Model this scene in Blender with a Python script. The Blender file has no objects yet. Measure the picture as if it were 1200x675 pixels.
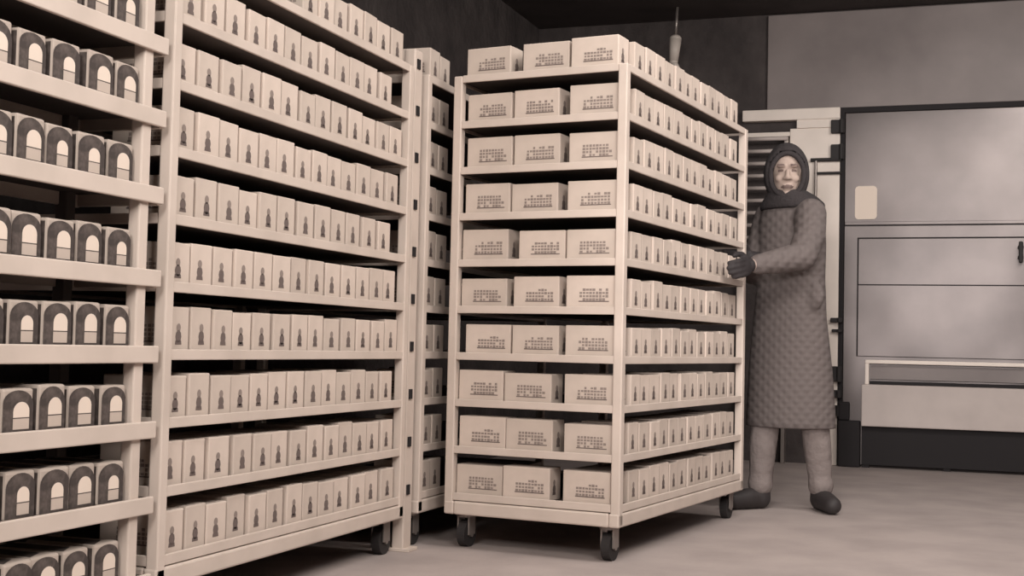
import bpy, bmesh, math, random
from mathutils import Vector, Matrix
random.seed(7)
scene = bpy.context.scene
COL = scene.collection
PI = math.pi

# ------------------------------------------------------------------ materials
def mat(name, rgb, rough=.7, metal=0., spec=.3, noise=None, bump=None, coat=0.):
    """noise=(scale, rgb2, lo, hi) mottles the colour, bump=(scale, strength, distance)"""
    m = bpy.data.materials.new(name); m.use_nodes = True
    nt = m.node_tree; b = nt.nodes['Principled BSDF']
    b.inputs['Base Color'].default_value = (*rgb, 1)
    b.inputs['Roughness'].default_value = rough
    b.inputs['Metallic'].default_value = metal
    b.inputs['Specular IOR Level'].default_value = spec
    tc = nt.nodes.new('ShaderNodeTexCoord')
    if noise:
        n = nt.nodes.new('ShaderNodeTexNoise'); n.inputs['Scale'].default_value = noise[0]
        n.inputs['Detail'].default_value = 6
        nt.links.new(tc.outputs['Object'], n.inputs['Vector'])
        r = nt.nodes.new('ShaderNodeValToRGB')
        r.color_ramp.elements[0].position = noise[2]; r.color_ramp.elements[0].color = (*rgb, 1)
        r.color_ramp.elements[1].position = noise[3]; r.color_ramp.elements[1].color = (*noise[1], 1)
        nt.links.new(n.outputs['Fac'], r.inputs['Fac'])
        nt.links.new(r.outputs['Color'], b.inputs['Base Color'])
    if bump:
        n = nt.nodes.new('ShaderNodeTexNoise'); n.inputs['Scale'].default_value = bump[0]
        n.inputs['Detail'].default_value = bump[3] if len(bump) > 3 else 4
        nt.links.new(tc.outputs['Object'], n.inputs['Vector'])
        bp = nt.nodes.new('ShaderNodeBump'); bp.inputs['Strength'].default_value = bump[1]
        bp.inputs['Distance'].default_value = bump[2]
        nt.links.new(n.outputs['Fac'], bp.inputs['Height'])
        nt.links.new(bp.outputs['Normal'], b.inputs['Normal'])
    return m

M = {}
M['carton'] = mat('pale_cardboard', (.60, .50, .432), .8, noise=(9, (.53, .44, .38), .35, .7))
M['carton_b'] = mat('pale_cardboard_lighter', (.65, .54, .468), .8, noise=(11, (.58, .48, .415), .35, .7))
M['print'] = mat('grey_brown_print', (.15, .115, .105), .8)
M['printlight'] = mat('faded_print', (.27, .215, .19), .8)
M['dark_carton'] = mat('dark_printed_cardboard', (.060, .047, .043), .75, noise=(45, (.13, .103, .092), .4, .7))
M['label'] = mat('pale_label', (.74, .62, .53), .7)
M['box_base'] = mat('pale_box_board', (.44, .365, .315), .7)
M['label_low'] = mat('pale_label_lower', (.52, .43, .37), .7)
M['cart'] = mat('pale_painted_steel', (.62, .52, .455), .55, noise=(6, (.55, .46, .40), .4, .7))
M['shelf'] = mat('shelf_board', (.50, .42, .365), .6)
M['board'] = mat('shade_darkened_board', (.10, .082, .075), .7)  # colour darkened to stand in for the shade between shelves
M['rubber'] = mat('black_rubber', (.03, .026, .026), .7)
M['steel'] = mat('grey_steel', (.30, .26, .24), .4, metal=.6)
M['floor'] = mat('worn_concrete', (.42, .352, .33), .75, noise=(3.5, (.34, .285, .268), .35, .7), bump=(25, .25, .01))
M['darkwall'] = mat('dark_mottled_wall', (.050, .041, .040), .9, noise=(4, (.085, .070, .067), .35, .75), bump=(12, .6, .03))  # dark mottled tone over the walls
M['ceiling'] = mat('dark_ceiling', (.060, .050, .048), .9, noise=(3, (.085, .071, .068), .35, .75))
M['header'] = mat('grey_header_panel', (.15, .123, .118), .5, spec=.4, noise=(1.6, (.24, .20, .19), .35, .7), bump=(1.5, .3, .06, 1))
M['door'] = mat('grey_door_sheet', (.080, .066, .064), .34, metal=.5, spec=.5, noise=(1.8, (.125, .104, .10), .35, .7), bump=(1.6, .35, .05, 1))
M['gap'] = mat('black_gasket_and_shade', (.018, .015, .016), .8)
M['white'] = mat('white_paint', (.80, .70, .63), .6, noise=(5, (.72, .63, .565), .35, .7))
M['bumper'] = mat('pale_bumper_board', (.50, .43, .40), .6, noise=(5, (.44, .375, .35), .35, .7))
M['skin'] = mat('skin', (.36, .275, .235), .7)
M['lip'] = mat('lips_and_brows', (.13, .09, .08), .7)
M['fabric_dark'] = mat('dark_hood_fabric', (.035, .029, .030), .95, bump=(60, .6, .01))
M['glove'] = mat('dark_glove_leather', (.028, .023, .024), .7)
M['trousers'] = mat('light_trousers', (.20, .165, .155), .85, bump=(14, .6, .03))
M['shoe'] = mat('dark_shoe', (.035, .029, .029), .6)
M['lampglass'] = mat('frosted_lamp_glass', (.62, .54, .48), .4)

# quilted coat: crossing stitched lines as bump
m = bpy.data.materials.new('quilted_coat'); m.use_nodes = True
nt = m.node_tree; b = nt.nodes['Principled BSDF']
b.inputs['Base Color'].default_value = (.125, .103, .098, 1); b.inputs['Roughness'].default_value = .8
b.inputs['Specular IOR Level'].default_value = .25
tc = nt.nodes.new('ShaderNodeTexCoord')
last = None
hs = []
for rot in (.75, -.75):
    mp = nt.nodes.new('ShaderNodeMapping'); mp.inputs['Rotation'].default_value = (0, rot, 0)
    w = nt.nodes.new('ShaderNodeTexWave'); w.bands_direction = 'X'; w.inputs['Scale'].default_value = 9
    w.inputs['Distortion'].default_value = 1.2
    nt.links.new(tc.outputs['Object'], mp.inputs['Vector']); nt.links.new(mp.outputs['Vector'], w.inputs['Vector'])
    hs.append(w)
mx = nt.nodes.new('ShaderNodeMath'); mx.operation = 'MULTIPLY'
nt.links.new(hs[0].outputs['Fac'], mx.inputs[0]); nt.links.new(hs[1].outputs['Fac'], mx.inputs[1])
ns = nt.nodes.new('ShaderNodeTexNoise'); ns.inputs['Scale'].default_value = 7; nt.links.new(tc.outputs['Object'], ns.inputs['Vector'])
ad = nt.nodes.new('ShaderNodeMath'); ad.operation = 'ADD'
nt.links.new(mx.outputs[0], ad.inputs[0]); nt.links.new(ns.outputs['Fac'], ad.inputs[1])
bp = nt.nodes.new('ShaderNodeBump'); bp.inputs['Strength'].default_value = .32; bp.inputs['Distance'].default_value = .015
nt.links.new(ad.outputs[0], bp.inputs['Height']); nt.links.new(bp.outputs['Normal'], b.inputs['Normal'])
M['coat'] = m

# ------------------------------------------------------------------ helpers
class MB:
    """collects shapes in one bmesh; build() links them as one mesh object"""
    def __init__(self): self.bm = bmesh.new(); self.mats = []
    def mi(self, m):
        if m not in self.mats: self.mats.append(m)
        return self.mats.index(m)
    def box(self, lo, hi, m, bevel=0.):
        r = bmesh.ops.create_cube(self.bm, size=1.)
        vs = r['verts']
        c = [(lo[i] + hi[i]) / 2 for i in range(3)]; s = [hi[i] - lo[i] for i in range(3)]
        for v in vs: v.co = Vector([c[i] + v.co[i] * s[i] for i in range(3)])
        fs = list({f for v in vs for f in v.link_faces}); k = self.mi(m)
        for f in fs: f.material_index = k
        if bevel:
            es = list({e for v in vs for e in v.link_edges})
            r = bmesh.ops.bevel(self.bm, geom=es, offset=bevel, segments=2, affect='EDGES', profile=.5)
            for f in r['faces']: f.material_index = k
        return self
    def quad(self, pts, m):
        vs = [self.bm.verts.new(p) for p in pts]
        f = self.bm.faces.new(vs); f.material_index = self.mi(m); return self
    def cyl(self, a, bq, r1, r2, m, seg=20):
        a = Vector(a); bq = Vector(bq); d = bq - a
        r = bmesh.ops.create_cone(self.bm, cap_ends=True, segments=seg, radius1=r1, radius2=r2, depth=d.length)
        q = d.to_track_quat('Z', 'Y').to_matrix().to_4x4()
        mt = Matrix.Translation((a + bq) / 2) @ q
        k = self.mi(m)
        for v in r['verts']: v.co = mt @ v.co
        for f in {f for v in r['verts'] for f in v.link_faces}: f.material_index = k
        return self
    def ell(self, c, s, m, rot=None, seg=20):
        r = bmesh.ops.create_uvsphere(self.bm, u_segments=seg, v_segments=seg // 2 + 2, radius=1.)
        k = self.mi(m)
        for v in r['verts']:
            p = Vector([v.co[i] * s[i] for i in range(3)])
            if rot is not None: p = rot @ p
            v.co = p + Vector(c)
        for f in {f for v in r['verts'] for f in v.link_faces}: f.material_index = k
        return self
    def chain(self, pts, m):
        """tapered limb through (point, radius) pairs"""
        for (p, r) in pts: self.ell(p, (r, r, r), m, seg=14)
        for (p, r), (q, s) in zip(pts, pts[1:]): self.cyl(p, q, r, s, m, seg=14)
        return self
    def loft(self, rings, m, n=28):
        """rings: (centre, half x, half y, rotation)"""
        k = self.mi(m); rs = []
        for (c, a, bb, t) in rings:
            row = []
            for i in range(n):
                w = 2 * PI * i / n; x = a * math.cos(w); y = bb * math.sin(w)
                row.append(self.bm.verts.new((c[0] + x * math.cos(t) - y * math.sin(t), c[1] + x * math.sin(t) + y * math.cos(t), c[2])))
            rs.append(row)
        for r0, r1 in zip(rs, rs[1:]):
            for i in range(n):
                self.bm.faces.new((r0[i], r0[(i + 1) % n], r1[(i + 1) % n], r1[i])).material_index = k
        self.bm.faces.new(rs[0][::-1]).material_index = k; self.bm.faces.new(rs[-1]).material_index = k
        return self
    def mesh(self, name, smooth=False):
        bmesh.ops.recalc_face_normals(self.bm, faces=self.bm.faces[:])
        me = bpy.data.meshes.new(name); self.bm.to_mesh(me); self.bm.free()
        for mm in self.mats: me.materials.append(mm)
        if smooth:
            for p in me.polygons: p.use_smooth = True
        return me
    def build(self, name, parent=None, smooth=False):
        return link(name, self.mesh(name, smooth), parent)

def link(name, me, parent=None):
    o = bpy.data.objects.new(name, me); COL.objects.link(o)
    if parent: o.parent = parent
    return o

def tag(o, label=None, cat=None, group=None, kind=None):
    if label: o['label'] = label
    if cat: o['category'] = cat
    if group: o['group'] = group
    if kind: o['kind'] = kind
    return o

def thing(name, label, cat, loc=(0, 0, 0), rz=0., group=None):
    o = bpy.data.objects.new(name, None); COL.objects.link(o)
    o.empty_display_size = .1
    o.location = loc; o.rotation_euler = (0, 0, rz)
    return tag(o, label, cat, group)

def struct(name, mb):
    return tag(mb.build(name), kind='structure')

def remesh(o, voxel, smooth=5, factor=.5):
    """melt overlapping limbs into one continuous surface"""
    r = o.modifiers.new('r', 'REMESH'); r.mode = 'VOXEL'; r.voxel_size = voxel; r.use_smooth_shade = True
    s = o.modifiers.new('s', 'SMOOTH'); s.iterations = smooth; s.factor = factor
    bpy.context.view_layer.update()
    dg = bpy.context.evaluated_depsgraph_get()
    me = bpy.data.meshes.new_from_object(o.evaluated_get(dg))
    mats = list(o.data.materials)
    o.modifiers.clear(); o.data = me
    if not me.materials:
        for mm in mats: me.materials.append(mm)
    for p in me.polygons: p.use_smooth = True
    return me

# ------------------------------------------------------------------ room
YW = 8.916; CEIL = 3.035; XL = -2.95; XR = 2.4; YF = -1.6
b = MB().box((XL - .1, YF, -.12), (XR + .1, YW + .1, 0), M['floor']); struct('floor', b)
b = MB().box((XL - .1, YF, CEIL), (XR + .1, YW + .1, CEIL + .1), M['ceiling']); struct('ceiling', b)
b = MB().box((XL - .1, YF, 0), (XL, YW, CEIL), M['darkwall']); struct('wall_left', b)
b = MB().box((XR, YF, 0), (XR + .1, YW, CEIL), M['header']); struct('wall_right', b)
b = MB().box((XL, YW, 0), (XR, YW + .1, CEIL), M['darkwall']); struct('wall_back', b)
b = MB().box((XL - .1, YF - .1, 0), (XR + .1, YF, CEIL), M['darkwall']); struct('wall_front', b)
# grey sheet header over the door, reaching the ceiling
b = MB().box((-1.30, YW - .03, 2.372), (XR - .004, YW - .001, CEIL - .012), M['header'], .004); struct('trim_1', b)
# white pilaster left of the door and its lintel
b = MB().box((-1.142, YW - .05, .42), (-.812, YW - .001, 2.24), M['white'], .006).box((-.93, YW - .05, 0), (-.812, YW - .001, .425), M['white'], .004); struct('trim_2', b)
b = MB().box((-1.46, YW - .07, 2.295), (-.812, YW - .001, 2.371), M['white'], .006)
b.box((-1.095, YW - .06, 2.24), (-.812, YW - .001, 2.296), M['white'])
b.box((-1.46, YW - .05, 2.19), (-1.142, YW - .001, 2.218), M['white'])
struct('trim_3', b)
# dark gasket frame around the door
b = MB().box((-.812, YW - .045, 0), (-.782, YW - .001, 2.37), M['gap'])
b.box((-.782, YW - .045, 2.335), (1.0, YW - .001, 2.37), M['gap'])
b.box((.95, YW - .045, 0), (1.0, YW - .001, 2.335), M['gap'])
struct('trim_4', b)

# big insulated door
d = tag(MB().box((-.78, YW - .04, .01), (.948, YW - .002, 2.333), M['door'], .004).build('door_1'), kind='structure')
b = MB()
b.box((-.775, YW - .052, 1.585), (.945, YW - .0405, 1.606), M['door'], .002)
b.box((-.775, YW - .049, 1.578), (.945, YW - .0405, 1.584), M['gap'])
b.build('door_rail', d)
b = MB()   # raised kick panel, lower two thirds
b.box((-.688, YW - .054, .72), (.86, YW - .0405, 1.495), M['door'], .004)
b.box((-.688, YW - .0555, 1.186), (.86, YW - .0535, 1.194), M['gap'])
b.box((-.694, YW - .047, .72), (-.688, YW - .0405, 1.50), M['gap'])
b.box((-.694, YW - .047, 1.495), (.86, YW - .0405, 1.502), M['gap'])
b.build('door_panel', d)
b = MB().box((.292, YW - .12, 1.355), (.325, YW - .054, 1.375), M['rubber'], .004).box((.292, YW - .12, 1.42), (.325, YW - .054, 1.44), M['rubber'], .004)
b.box((.296, YW - .14, 1.33), (.322, YW - .118, 1.465), M['rubber'], .008); b.build('door_handle', d)

# blank rounded notice plate on the door
b = MB(); bm = b.bm
r = .025; cx0, cx1, z0, z1 = -.712, -.572, 1.622, 1.842
pts = []
for (cx, cz, a0) in ((cx1 - r, z1 - r, 0), (cx0 + r, z1 - r, PI / 2), (cx0 + r, z0 + r, PI), (cx1 - r, z0 + r, 1.5 * PI)):
    for i in range(7): a = a0 + PI / 2 * i / 6; pts.append((cx + r * math.cos(a), cz + r * math.sin(a)))
vs0 = [bm.verts.new((x, YW - .041, z)) for x, z in pts]; vs1 = [bm.verts.new((x, YW - .049, z)) for x, z in pts]
k = b.mi(M['label']); bm.faces.new(vs0).material_index = k; bm.faces.new(vs1[::-1]).material_index = k
for i in range(len(pts)): bm.faces.new((vs0[i], vs0[(i + 1) % len(pts)], vs1[(i + 1) % len(pts)], vs1[i])).material_index = k
tag(b.build('notice_plate'), 'blank pale notice plate with rounded corners on the grey door', 'sign')

# bumper rack in front of the door's foot
t = thing('bumper_rail', 'low pale bumper board with open rail above, along foot of grey door', 'guard rail', (-.65, YW - .16, 0))
MB().box((0, 0, .27), (1.55, .05, .54), M['bumper'], .006).build('board', t)
b = MB().box((.02, .01, .675), (1.55, .045, .70), M['white'], .005).box((.02, .01, .54), (.045, .045, .676), M['white'], .004).box((1.52, .01, .54), (1.55, .045, .676), M['white'], .004)
b.build('top_rail', t)
MB().box((0.05, .05, .575), (1.5, .056, .665), M['header']).box((0.02, .044, .535), (1.53, .072, .562), M['gap']).build('backing_strip', t)
for x in (.0, .5, 1.0, 1.5):
    MB().box((x + .003, .06, 0), (x + .05, .11, .535), M['gap'], .004).build('leg', t)
MB().box((.0, .051, .02), (1.55, .0599, .262), M['gap']).box((.0, .045, .262), (1.55, .06, .285), M['gap']).build('shade_sheet', t)['label'] = 'dark sheet standing in for shade under the pale board'  # the open shade below the board, put in as a black sheet

# door hinges / seal blocks at the door's left edge
for (z, w, h) in ((2.24, .07, .09), (2.07, .07, .10), (.955, .06, .03), (.885, .05, .02), (.60, .10, .10), (.47, .07, .05), (.36, .12, .07)):
    n = {2.24: 'topmost, right under the lintel', 2.07: 'second from the top', .955: 'third from the top, at hip height', .885: 'thin one just below hip height',
         .60: 'biggest, at the height of the bumper rail', .47: 'small one between two larger low blocks', .36: 'lowest and widest'}[z]
    b = MB().box((-.80 - w, YW - .085, z - h / 2), (-.7815, YW - .0452, z + h / 2), M['rubber'], .006)
    b.cyl((-.80, YW - .09, z - h / 2), (-.80, YW - .09, z + h / 2), .014, .014, M['rubber'])
    tag(b.build('door_latch'), 'dark latch block at the left door edge, ' + n, 'latch', 'latch blocks along the door edge')
# dark foot block between pilaster and bumper
b = MB().box((-.80, YW - .13, .0), (-.66, YW - .051, .30), M['gap'], .01).box((-.80, YW - .11, .3), (-.73, YW - .051, .42), M['gap'], .01)
tag(b.build('door_stop'), 'black door stop block on the floor beside the bumper board', 'door stop')
# thin pipe with bracket on the pilaster
b = MB().cyl((-1.0, YW - .075, 2.02), (-.80, YW - .075, 2.02), .012, .012, M['rubber']).cyl((-.965, YW - .075, 2.02), (-.965, YW - .075, 1.72), .010, .010, M['steel'])
b.cyl((-.97, YW - .075, 1.93), (-.80, YW - .075, 1.93), .009, .009, M['rubber']).cyl((-.965, YW - .075, 1.93), (-.965, YW - .045, 1.93), .012, .012, M['rubber'])
tag(b.build('wall_pipe', smooth=False), 'thin dark pipe bent downward on the white pilaster beside the door', 'pipe')
# pale pipe ladder behind the person's head
t = thing('pipe_coil', 'pale pipe coil rungs on the dark back wall behind the hooded person', 'pipes', (-1.46, YW - .10, 0))
for x in (0.02, .30): MB().box((x - .012, 0.0, 0), (x + .012, .099, 2.18), M['steel'], .003).build('upright', t)
for i in range(9):
    z = 1.50 + i * .083
    MB().cyl((.0, -.02, z), (.31, -.02, z), .013, .013, M['bumper']).build('rung', t, True)
# hanging lamp
t = thing('hanging_lamp', 'pale tubular lamp hanging from the dark ceiling above the wheeled cart', 'lamp', (-1.88, YW - .35, 2.60))
b = MB().cyl((0, 0, .07), (.01, 0, .22), .030, .042, M['lampglass']).ell((.01, 0, .22), (.042, .042, .03), M['lampglass']).ell((0, 0, .07), (.03, .03, .03), M['lampglass']); b.build('lamp_tube', t, True)
MB().cyl((.01, 0, .235), (.02, 0, CEIL - 2.60), .010, .010, M['steel']).build('stem', t, True)
MB().cyl((0, 0, .05), (.035, 0, .0), .030, .018, M['white']).build('socket', t, True)

# ------------------------------------------------------------------ carts
W, L = .686, 1.485
PITCH = .17
def shelf_z(k): return 1.703 - PITCH * k
POST = .034
def make_cart(label, loc, rz, group='identical wheeled storage carts'):
    t = thing('storage_cart', label, 'cart', loc, rz, group)
    hx, hy = W / 2, L / 2
    for sx in (-1, 1):
        for sy in (-1, 1):
            x0, x1 = sorted((sx * hx, sx * (hx - POST))); y0, y1 = sorted((sy * hy, sy * (hy - POST)))
            MB().box((x0, y0, .127), (x1, y1, 1.728), M['cart'], .004).build('post', t)
    for k in range(10):
        z = shelf_z(k)
        b = MB().box((-hx + .006, -hy + .006, z + .010), (hx - .006, hy - .006, z + .018), M['board'])
        # rolled rim on all four sides
        b.box((-hx + .003, -hy + POST, z), (-hx + .012, hy - POST, z + .027), M['cart'], .002)
        b.box((hx - .012, -hy + POST, z), (hx - .003, hy - POST, z + .027), M['cart'], .002)
        b.box((-hx + POST, -hy + .003, z), (hx - POST, -hy + .012, z + .027), M['cart'], .002)
        b.box((-hx + POST, hy - .012, z), (hx - POST, hy - .003, z + .027), M['cart'], .002)
        b.build('shelf', t)
    b = MB()
    b.box((-hx, -hy - .002, .122), (-hx + .04, hy + .002, .170), M['cart'], .006).box((hx - .04, -hy - .002, .122), (hx, hy + .002, .170), M['cart'], .006)
    b.box((-hx + .04, -hy - .002, .122), (hx - .04, -hy + .04, .170), M['cart'], .006).box((-hx + .04, hy - .04, .122), (hx - .04, hy + .002, .170), M['cart'], .006)
    b.build('base_frame', t)
    for sx in (-1, 1):
        for sy in (-1, 1):
            x, y = sx * (hx - .06), sy * (hy - .06)
            b = MB().cyl((x, y, .110), (x, y, .122), .035, .035, M['steel'])
            for s in (-1, 1): b.box((x + s * .022 - .003, y - .02, .045), (x + s * .022 + .003, y + .03, .112), M['steel'], .001)
            c = b.build('caster', t)
            w = MB().cyl((x - .016, y + .008, .048), (x + .016, y + .008, .048), .048, .048, M['rubber'], 28).cyl((x - .024, y + .008, .048), (x + .024, y + .008, .048), .012, .012, M['steel'])
            w.build('wheel', c)['label'] = 'black rubber wheel'
    return t

def frame_of(t):
    return Matrix.Translation(t.location) @ Matrix.Rotation(t.rotation_euler.z, 4, 'Z')

CROT = -.124
def corner_to_centre(px, py, rz):
    v = Matrix.Rotation(rz, 4, 'Z') @ Vector((-W / 2, L / 2, 0))
    return (px + v.x, py + v.y, 0)
cartC = make_cart('pale ten-shelf cart standing free in the middle, pushed by the hooded person', corner_to_centre(-1.121, 4.371, CROT), CROT)
cartB = make_cart('pale ten-shelf cart at the left wall between dark carton shelving and next cart', corner_to_centre(-1.876, 2.775, 0), 0)
cartD = make_cart('pale ten-shelf cart farthest down the left row, mostly hidden behind the free cart', corner_to_centre(-1.876, 4.395, 0), 0)
b = MB().box((-1.93, 4.285, 0), (-1.885, 4.355, 1.80), M['cart'], .005).box((-1.96, 4.28, 0), (-1.86, 4.36, .012), M['cart'], .002)
for k in range(10): b.box((-1.884, 4.30, .2 + k * .17), (-1.880, 4.325, .235 + k * .17), M['gap'])
tag(b.build('slotted_upright'), 'slotted pale steel upright standing between the two carts of the left row', 'post')

# ------------------------------------------------------------------ cartons
BX, BY, BZ = .186, .100, .114     # long side, end width, height
def carton_mesh(v):
    rnd = random.Random(v)
    c = M['carton'] if v % 2 else M['carton_b']
    b = MB(); x0, x1, y0, y1 = -BX / 2, BX / 2, -BY / 2, BY / 2
    b.box((x0, y0, 0), (x1, y1, BZ), c, .0035)
    # lid seam and tuck flap on top
    b.box((x0 + .004, -.0012, BZ - .0005), (x1 - .004, .0012, BZ + .0006), M['printlight'])
    e = .0007
    # long faces: printed panel, four lines of small marks and a thin frame
    for s in (-1, 1):
        y = s * (BY / 2 + e)
        for (ln, zz) in enumerate((.066, .055, .044, .033)):
            n = 9; w = .112
            for i in range(n):
                if rnd.random() < (.35 if ln == 0 else .1): continue
                xc = -.014 * s + (-w / 2 + (i + .5) * w / n) * s
                hh = rnd.uniform(.0030, .0046); ww = w / n * rnd.uniform(.32, .46)
                b.quad([(xc - ww, y, zz - hh), (xc + ww, y, zz - hh), (xc + ww, y, zz + hh), (xc - ww, y, zz + hh)], M['printlight'])
        b.quad([(-.014 * s - .058, y, .025), (-.014 * s + .058, y, .025), (-.014 * s + .058, y, .0285), (-.014 * s - .058, y, .0285)], M['print'])
    # ends: a small dark pawn-like mark, and the tape edge
    for s in (-1, 1):
        x = s * (BX / 2 + e)
        def fan(cy, cz, ry, rz, mt):
            b.quad([(x, cy + ry * math.cos(a * PI / 5), cz + rz * math.sin(a * PI / 5)) for a in range(10)], mt)
        o = rnd.uniform(-.010, .004)
        fan(o, .062, .0100, .0110, M['printlight']); fan(o, .040, .0135, .0160, M['print'])
        b.quad([(x, o - .015, .020), (x, o + .015, .020), (x, o + .013, .030), (x, o - .013, .030)], M['print'])
        b.quad([(x, BY / 2 - .005, .004), (x, BY / 2 - .0035, .004), (x, BY / 2 - .0035, BZ - .006), (x, BY / 2 - .005, BZ - .006)], M['printlight'])
    return b.mesh('carton')
CM = [carton_mesh(i) for i in range(6)]

ORD = ['topmost', 'second', 'third', 'fourth', 'fifth', 'sixth', 'seventh', 'eighth', 'ninth', 'bottom']
NTH = ['first', 'second', 'third', 'fourth', 'fifth', 'sixth', 'seventh', 'eighth', 'ninth', 'tenth', 'eleventh', 'twelfth', 'thirteenth', 'fourteenth']
def shelf_word(k): return {0: 'top shelf', 9: 'bottom shelf'}.get(k, '%s shelf down' % ORD[k])
def put_carton(t, lx, ly, k, label, group, rot=0.):
    o = link('carton', CM[random.randrange(6)])
    p = frame_of(t) @ Vector((lx, ly, shelf_z(k) + .0185))
    o.location = p; o.rotation_euler = (0, 0, t.rotation_euler.z + rot)
    o.scale = (random.uniform(.97, 1.01), random.uniform(.97, 1.0), random.uniform(.95, 1.04))
    tag(o, label, 'carton', group)
    return o
hx, hy = W / 2, L / 2
# free cart: front face of three long sides and the long right side of ends
LEFTS = [(.0, .245, .43), (.02, .20, .425), (.02, .205, .425), (.03, .20, .395), (.0, .235, .42), (.0, .215, .40), (.02, .215, .43), (.01, .19, .425), (.01, .20, .42), (.0, .19, .43)]
for k in range(10):
    for j, w in enumerate(('left', 'middle', 'right')):
        lx = -hx + POST + .006 + BX / 2 + LEFTS[k][j] * .98
        lx = min(lx, hx - POST - .013 - BX * 1.5)
        if j == 2: lx = hx - POST - .006 - BX / 2
        if j == 0: lx = min(lx, hx - POST - .020 - BX * 2.5, -hx + POST + .006 + BX / 2 + LEFTS[k][1] * .98 - BX - .004)
        if k == 0 and j == 1: lx = hx - POST - .012 - BX * 1.5
        put_carton(cartC, lx, -hy + .0185 + BY / 2 + random.uniform(0, .006), k,
                   '%s one of three pale cartons, %s, short front of the free cart' % (w, shelf_word(k)), 'pale cartons on the free cart', random.uniform(-.03, .03))
    y = -hy + .0185 + BY + .010
    n = 0
    while True:
        g = random.choice((.003, .005, .007, .012))
        y += g
        if y + BY > hy - POST - .003 or n > 12: break
        put_carton(cartC, hx - .018 - BX / 2 - random.uniform(0, .006), y + BY / 2, k,
                   "pale carton end, %s behind corner carton, %s, free cart's long side" % (NTH[n], shelf_word(k)),
                   'pale cartons on the free cart', random.uniform(-.03, .03))
        y += BY; n += 1
# wall cart: only the long aisle side shows
for k in range(10):
    y = -hy + POST + .002; n = 0
    while True:
        y += random.choice((.002, .005, .009, .014))
        if y + BY > hy - POST - .003: break
        if not (k == 0 and y < -.16):
            put_carton(cartB, hx - .018 - BX / 2 - random.uniform(0, .008), y + BY / 2, k,
                       'pale carton end, %s from near post, %s, left wall cart' % (NTH[n], shelf_word(k)),
                       'pale cartons on the left wall cart', random.uniform(-.035, .035))
        y += BY; n += 1
for k in range(10):
    for n in range(2):
        put_carton(cartD, hx - .018 - BX / 2, -hy + .044 + n * (BY + .006) + BY / 2, k,
                   'pale carton, %s from near post, %s, farthest cart of left row' % (NTH[n], shelf_word(k)),
                   'pale cartons on the farthest cart', random.uniform(-.03, .03))

# ------------------------------------------------------------------ shelving with dark cartons (left foreground)
AX = -1.876; AD = .26; A0, A1 = 1.45, 2.752
t = thing('shelving_unit', 'pale steel shelving holding dark cartons at the left edge', 'shelving', (AX, A0, 0))
AL = A1 - A0
AZ = [1.437, 1.256, 1.066, .862, .676, .492, .309, .122]
for (x0, x1) in ((-.045, -.012), (-AD, -AD + .034)):
    for (y0, y1) in ((.0, .035), (AL - .082, AL - .045)):
        MB().box((x0, y0, 0), (x1, y1, 1.98), M['cart'] if x0 > -.1 else M['board'], .004).build('post', t)  # rear posts take the shade-dark colour to sink into the gaps
for i, z in enumerate([1.625] + AZ):
    b = MB().box((-AD, 0, z + .028), (-.002, AL, z + .036), M['board'])
    b.box((-.012, 0, z), (0, AL, z + .042), M['cart'], .003)
    b.box((-AD, 0, z - .004), (-AD + .012, AL, z + .030), M['cart'], .003)
    b.box((-AD + .012, AL - .012, z - .002), (-.012, AL, z + .036), M['cart'], .002)
    b.box((-AD + .012, 0, z + .006), (-.012, .012, z + .036), M['cart'], .002)
    b.build('shelf', t)
DX, DY, DZ = .195, .094, .100
def dark_mesh(v):
    rnd = random.Random(50 + v)
    b = MB(); e = .0008
    b.box((-DX / 2, -DY / 2, 0), (DX / 2, DY / 2, DZ), M['box_base'], .006)
    # dark printed long sides, and a dark field over half of the top
    for s in (-1, 1):
        y = s * (DY / 2 + e)
        b.quad([(-DX / 2 + .006, y, .004), (DX / 2 - .006, y, .004), (DX / 2 - .006, y, DZ - .008), (-DX / 2 + .006, y, DZ - .008)], M['dark_carton'])
    b.quad([(-DX / 2 + .006, -DY / 2 + .007, DZ + e), (DX / 2 - .006, -DY / 2 + .007, DZ + e), (DX / 2 - .030, DY / 2 - .030, DZ + e), (-DX / 2 + .006, DY / 2 - .030, DZ + e)], M['dark_carton'])
    for s in (-1, 1):
        x = s * (DX / 2 + e)
        # dark arch filling the end face, its rounded shoulders leaving pale corners
        hw = DY / 2 - .0012; zs = .066 + rnd.uniform(-.004, .004); o = rnd.uniform(-.003, .001)
        b.quad([(x, -hw, .0045), (x, hw, .0045)] + [(x, o + (hw + o) * math.cos(a * PI / 12) if a not in (0, 12) else hw * (1 if a == 0 else -1), zs + (DZ - .004 - zs) * math.sin(a * PI / 12)) for a in range(13)], M['dark_carton'])
        # arched label: upper bright window, dark line, lower dimmer field
        x += s * .0006
        c = .009; w = .022 + rnd.uniform(-.003, .003); za, zb = .036, .052 + rnd.uniform(-.004, .005)
        b.quad([(x, c - w, za), (x, c + w, za)] + [(x, c + w * math.cos(a * PI / 10), zb + w * .85 * math.sin(a * PI / 10)) for a in range(11)], M['label'])
        b.quad([(x, c - w, .010), (x, c + w, .010), (x, c + w, .0335), (x, c - w, .0335)], M['label_low'])
    return b.mesh('dark_carton')
DM = [dark_mesh(i) for i in range(4)]
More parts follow.
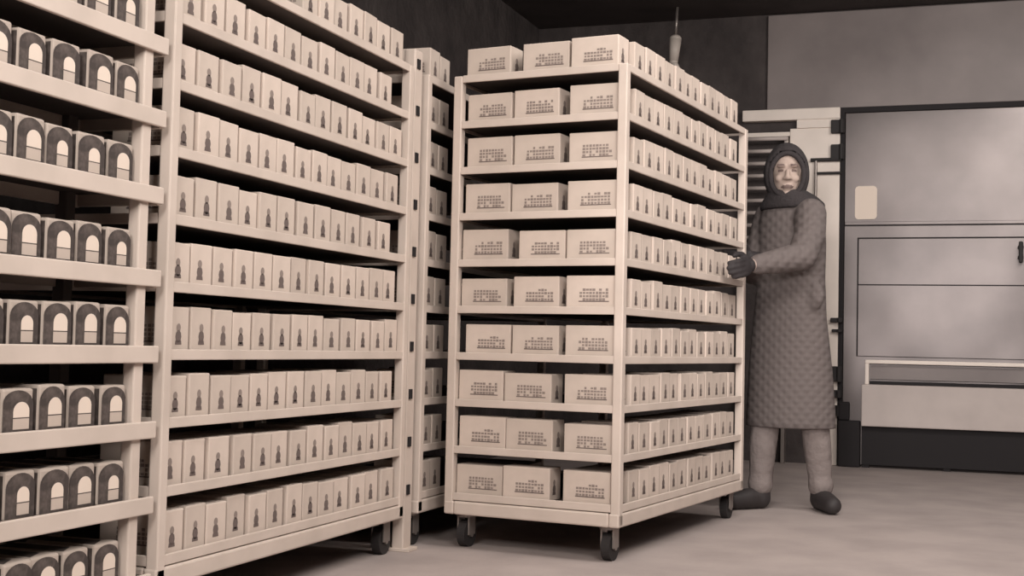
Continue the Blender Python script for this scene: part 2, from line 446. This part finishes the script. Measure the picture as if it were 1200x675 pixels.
for i, z in enumerate(AZ):
    y = A1 - .006; n = 0
    while y > 2.02:
        y -= random.choice((.007, .009, .012, .020))
        yc = y - DY / 2
        o = link('dark_carton', DM[random.randrange(4)])
        o.location = (AX - .016 - DX / 2 - random.uniform(0, .012) , yc if n else yc - .080, z + .0362)
        if n == 0: y -= .080
        o.rotation_euler = (0, 0, random.uniform(-.045, .045))
        o.scale = (1, random.uniform(.94, 1.02), random.uniform(.96, 1.04))
        tag(o, 'dark carton with arched label, %s from right post, %s row of left shelving' % (NTH[n], (['top'] + ORD[1:7] + ['bottom'])[i]), 'carton', 'dark cartons on the left shelving')
        y -= DY; n += 1

# ------------------------------------------------------------------ person
PR = .125
P = thing('person', 'person in dark hood and long quilted coat, one gloved hand on the cart', 'person', (-.787, 6.266, 0), PR)
# coordinates below: x to the right seen from the camera, y away from it
RS = (-.11, .10, 1.385); LS = (.078, -.150, 1.375)        # shoulders
LE = (.040, -.42, 1.16); LW = (-.180, -.620, 1.105)      # left elbow, wrist
RE = (-.185, .02, 1.12); RW = (-.185, -.20, 1.17)
LH = (.065, -.02, .90); RH = (-.065, .06, .90)
LK = (.100, -.03, .50); RK = (-.105, .0, .50)
LA = (.142, .01, .10); RA = (-.135, -.02, .10)
HC = Vector((-.032, -.075, 1.572))

def hand(mb, wr, tip_dir, palm_n, m, r, side, curl, L=.185):
    """palm with five separate bent fingers; tip_dir along the fingers, palm_n out of the palm"""
    wr = Vector(wr); d = Vector(tip_dir).normalized(); n = Vector(palm_n); n = (n - d * n.dot(d)).normalized(); s = d.cross(n) * side
    q = Matrix((s, n, d)).transposed()
    pc = wr + d * L * .26
    mb.ell(pc, (.040 + r * .25, .013 + r * .5, .050), m, q, 16)
    mb.chain([(wr - d * .03, .026 + r * .3), (wr + d * .01, .026 + r * .3)], m)
    for i, (off, ln) in enumerate(((-.031, .072), (-.011, .082), (.010, .078), (.030, .062))):
        p = wr + d * L * .48 + s * off
        pts = [(wr + d * L * .25 + s * off * .8, r * 1.05), (p, r)]
        a = curl * .5; dd = d.copy()
        for j in range(3):
            dd = (d * math.cos(a) + n * math.sin(a)); p = p + dd * ln * (.42, .32, .26)[j]
            pts.append((p, r * (.95, .88, .78)[j])); a += curl
        mb.chain(pts, m)
    p = wr + d * L * .14 - s * .030
    p1 = p - s * .024 + d * .022 + n * .010; p2 = p1 - s * .006 + d * .030 + n * .010; p3 = p2 + s * .004 + d * .022 + n * .006
    mb.chain([(p, r * 1.25), (p1, r * 1.1), (p2, r), (p3, r * .85)], m)

def bodyshape(mb, m):
    mb.loft([((0, 0, .86), .11, .09, -.7), ((0, 0, .92), .145, .10, -.7), ((0, 0, 1.05), .13, .095, -.7), ((.005, 0, 1.22), .15, .10, -.7), ((.01, 0, 1.36), .16, .095, -.7), ((.0, 0, 1.43), .09, .07, -.7)], m)
    mb.chain([((0, 0, 1.38), .065), ((-.015, -.04, 1.45), .055), ((-.026, -.06, 1.51), .055)], m)
    mb.chain([(LS, .052), (LE, .040), (LW, .027)], m); mb.chain([(RS, .052), (RE, .040), (RW, .027)], m)
    mb.chain([(LH, .085), (LK, .042), (LA, .030)], m); mb.chain([(RH, .085), (RK, .042), (RA, .030)], m)
    for (a, dx, dy) in ((LA, .05, -.14), (RA, -.11, -.10)):
        mb.chain([((a[0], a[1] + .01, .045), .036), ((a[0] + dx * .5, a[1] + dy * .5, .045), .033), ((a[0] + dx, a[1] + dy, .035), .024)], m)
mb = MB(); sk = M['skin']; bodyshape(mb, sk)
LDIR = (-.26, -.95, -.16); LN = (-.95, .28, -.15)
RDIR = (-.75, -.50, .05); RN = (-.4, -.9, 0)
hand(mb, LW, LDIR, LN, sk, .0075, 1, .45); hand(mb, RW, RDIR, RN, sk, .0075, -1, .3)
# head, looking at the camera
yaw = .05
q = Matrix.Rotation(yaw, 3, 'Z')
def hp(x, y, z): return tuple(HC + q @ Vector((x, y, z)))
mb.ell(hp(0, .02, .025), (.076, .094, .092), sk, q, 24); mb.ell(hp(0, -.015, -.035), (.062, .075, .082), sk, q, 24)
mb.ell(hp(0, -.060, -.100), (.026, .022, .018), sk, q)
mb.chain([(hp(0, -.090, .005), .009), (hp(0, -.106, -.030), .013)], sk)
for s in (-1, 1):
    mb.ell(hp(s * .014, -.096, -.033), (.010, .011, .008), sk, q); mb.ell(hp(s * .034, -.070, -.030), (.022, .018, .020), sk, q)
    mb.ell(hp(s * .076, .01, -.005), (.010, .020, .030), sk, q); mb.ell(hp(s * .031, -.078, .028), (.024, .012, .008), sk, q)
mb.ell(hp(0, -.084, -.066), (.026, .010, .006), sk, q); mb.ell(hp(0, -.083, -.077), (.022, .010, .006), sk, q)
body = mb.build('body', P); me = remesh(body, .0062, 3)
me.materials.append(M['lip']); li = len(me.materials) - 1
for p in me.polygons:
    c = q.inverted() @ (p.center - HC)
    if c.y < -.05:
        if (abs(c.x) < .028 and -.083 < c.z < -.061 and abs(c.z + .0715) < .010 - abs(c.x) * .2) or (.014 < abs(c.x) < .048 and .026 < c.z < .037) \
           or (.018 < abs(c.x) < .042 and abs(c.z - .006) < .007): p.material_index = li

coat = MB(); m = M['coat']
coat.loft([((.000, .01, .385), .212, .158, -.22), ((.000, .01, .42), .211, .158, -.22), ((-.004, .01, .65), .198, .150, -.28), ((-.01, .0, .90), .178, .135, -.45), ((-.005, -.01, 1.08), .165, .125, -.5),
           ((-.006, -.02, 1.24), .172, .130, -.6), ((-.006, -.025, 1.36), .170, .120, -.65), ((-.008, -.03, 1.43), .140, .105, -.65), ((-.005, -.035, 1.475), .09, .08, -.6)], m)
coat.chain([(LS, .075), ((.075, -.27, 1.27), .072), (LE, .066), ((-.07, -.520, 1.13), .055), ((-.145, -.588, 1.112), .045)], m)
coat.chain([(RS, .076), (RE, .066), ((-.187, -.12, 1.15), .050)], m)
coat.ell((.100, -.125, 1.0), (.05, .03, .07), m, Matrix.Rotation(-.5, 3, 'Z'))
co = coat.build('coat', P); remesh(co, .011, 4)
tr = MB(); m = M['trousers']
tr.chain([(LH, .088), (LK, .068), ((LA[0] - .018, LA[1] - .018, .30), .066), ((LA[0] - .004, LA[1], .16), .056), ((LA[0], LA[1] - .004, .115), .060)], m)
tr.chain([(RH, .088), (RK, .068), ((RA[0] + .010, RA[1], .30), .066), ((RA[0] + .003, RA[1], .16), .056), ((RA[0], RA[1] - .004, .115), .060)], m)
to = tr.build('trousers', P); remesh(to, .010, 4)
for (a, dx, dy) in ((LA, .05, -.15), (RA, -.12, -.10)):
    b = MB(); sm = M['shoe']
    b.chain([((a[0], a[1] + .015, .052), .050), ((a[0] + dx * .5, a[1] + dy * .5, .050), .048), ((a[0] + dx, a[1] + dy, .043), .041)], sm)
    b.chain([((a[0], a[1], .05), .05), ((a[0], a[1], .10), .048)], sm)
    n = Vector((dx, dy, 0)).normalized()
    so = b.build('shoe', P); remesh(so, .007, 4)
    for v in so.data.vertices: v.co.z = max(v.co.z, .001)
for (w, dd, nn, sd, cu) in ((LW, LDIR, LN, 1, .45), (RW, RDIR, RN, -1, .3)):
    b = MB(); hand(b, w, dd, nn, M['glove'], .0125, sd, cu, .195)
    g = b.build('glove', P); remesh(g, .0048, 3)
# hood with a round face opening, fur rim and shoulder cape
h = MB(); r = bmesh.ops.create_uvsphere(h.bm, u_segments=36, v_segments=24, radius=1.); h.mi(M['fabric_dark'])
for v in h.bm.verts: v.co = HC + q @ Vector((v.co.x * .092, v.co.y * .112 + .020, v.co.z * .136 - .0))
dl = [f for f in h.bm.faces if (q.inverted() @ (f.calc_center_median() - HC)).y < -.035 and ((q.inverted() @ (f.calc_center_median() - HC)).x / .082) ** 2 + (((q.inverted() @ (f.calc_center_median() - HC)).z + .012) / .112) ** 2 < 1]
bmesh.ops.delete(h.bm, geom=dl, context='FACES')
ho = h.build('hood', P, True); s = ho.modifiers.new('s', 'SOLIDIFY'); s.thickness = .014; s.offset = 1
b = MB(); pts = []
for i in range(24):
    a = 2 * PI * i / 24; pts.append((hp(.076 * math.cos(a), -.060, -.012 + .102 * math.sin(a)), .013))
pts.append(pts[0]); b.chain(pts, M['fabric_dark']); rim = b.build('hood_rim', P); remesh(rim, .007, 3)
b = MB(); b.loft([((-.005, -.035, 1.405), .165, .130, -.65), ((-.005, -.035, 1.43), .165, .130, -.65), ((-.012, -.045, 1.465), .125, .115, -.6), ((-.025, -.055, 1.495), .085, .095, -.5)], M['fabric_dark'])
cp = b.build('shoulder_cape', P); remesh(cp, .010, 6)

# ------------------------------------------------------------------ light
def area(name, loc, target, size, power, col=(1, .95, .9), sy=None):
    l = bpy.data.lights.new(name, 'AREA'); l.energy = power; l.color = col; l.size = size
    if sy: l.shape = 'RECTANGLE'; l.size_y = sy
    o = bpy.data.objects.new(name, l); COL.objects.link(o); o.location = loc
    o.rotation_euler = (Vector(target) - Vector(loc)).to_track_quat('-Z', 'Y').to_euler()
    return o
l = bpy.data.lights.new('flash_light', 'SPOT'); l.energy = 650; l.color = (1, .95, .92); l.spot_size = math.radians(34); l.spot_blend = 1; l.shadow_soft_size = .22
fl = bpy.data.objects.new('flash_light', l); COL.objects.link(fl); fl.location = (-.22, -.1, 1.2)
fl.rotation_euler = (Vector((-.15, 8.9, 1.0)) - fl.location).to_track_quat('-Z', 'Y').to_euler()
area('ceiling_light_front', (-.7, -.6, 2.7), (-.9, 5, .9), 1.0, 95)
area('ceiling_light_near', (.4, 1.4, 2.95), (-1.2, 3.6, .7), 1.2, 135, sy=1.6)
area('ceiling_light_middle', (.1, 3.9, 2.95), (-.1, 3.9, 0), 1.0, 55, sy=1.8)
area('ceiling_light_far', (1.0, 5.6, 2.9), (-.2, 8.9, 1.6), .9, 70)
w = bpy.data.worlds.new('World'); scene.world = w; w.use_nodes = True
w.node_tree.nodes['Background'].inputs['Color'].default_value = (1, .93, .9, 1)
w.node_tree.nodes['Background'].inputs['Strength'].default_value = .45

# ------------------------------------------------------------------ camera
cd = bpy.data.cameras.new('camera'); cam = bpy.data.objects.new('camera', cd); COL.objects.link(cam)
cd.sensor_width = 36; cd.lens = 1532.7 / 1200 * 36; cd.clip_start = .05
YAW, PIT, ROLL = .33619, .0443, .0222
cp_, sp_ = math.cos(PIT), math.sin(PIT)
fw = Vector((0, cp_, sp_)); up0 = Vector((0, -sp_, cp_)); rt0 = Vector((1, 0, 0))
rt = rt0 * math.cos(ROLL) + up0 * math.sin(ROLL); up = up0 * math.cos(ROLL) - rt0 * math.sin(ROLL)
mt = Matrix((rt, up, -fw)).transposed().to_4x4()
cam.matrix_world = Matrix.Translation((0, 0, .737)) @ Matrix.Rotation(YAW, 4, 'Z') @ mt
scene.camera = cam
vs = scene.view_settings
vs.view_transform = 'Standard'; vs.look = 'None'; vs.exposure = .1; vs.gamma = 1; vs.use_curve_mapping = False
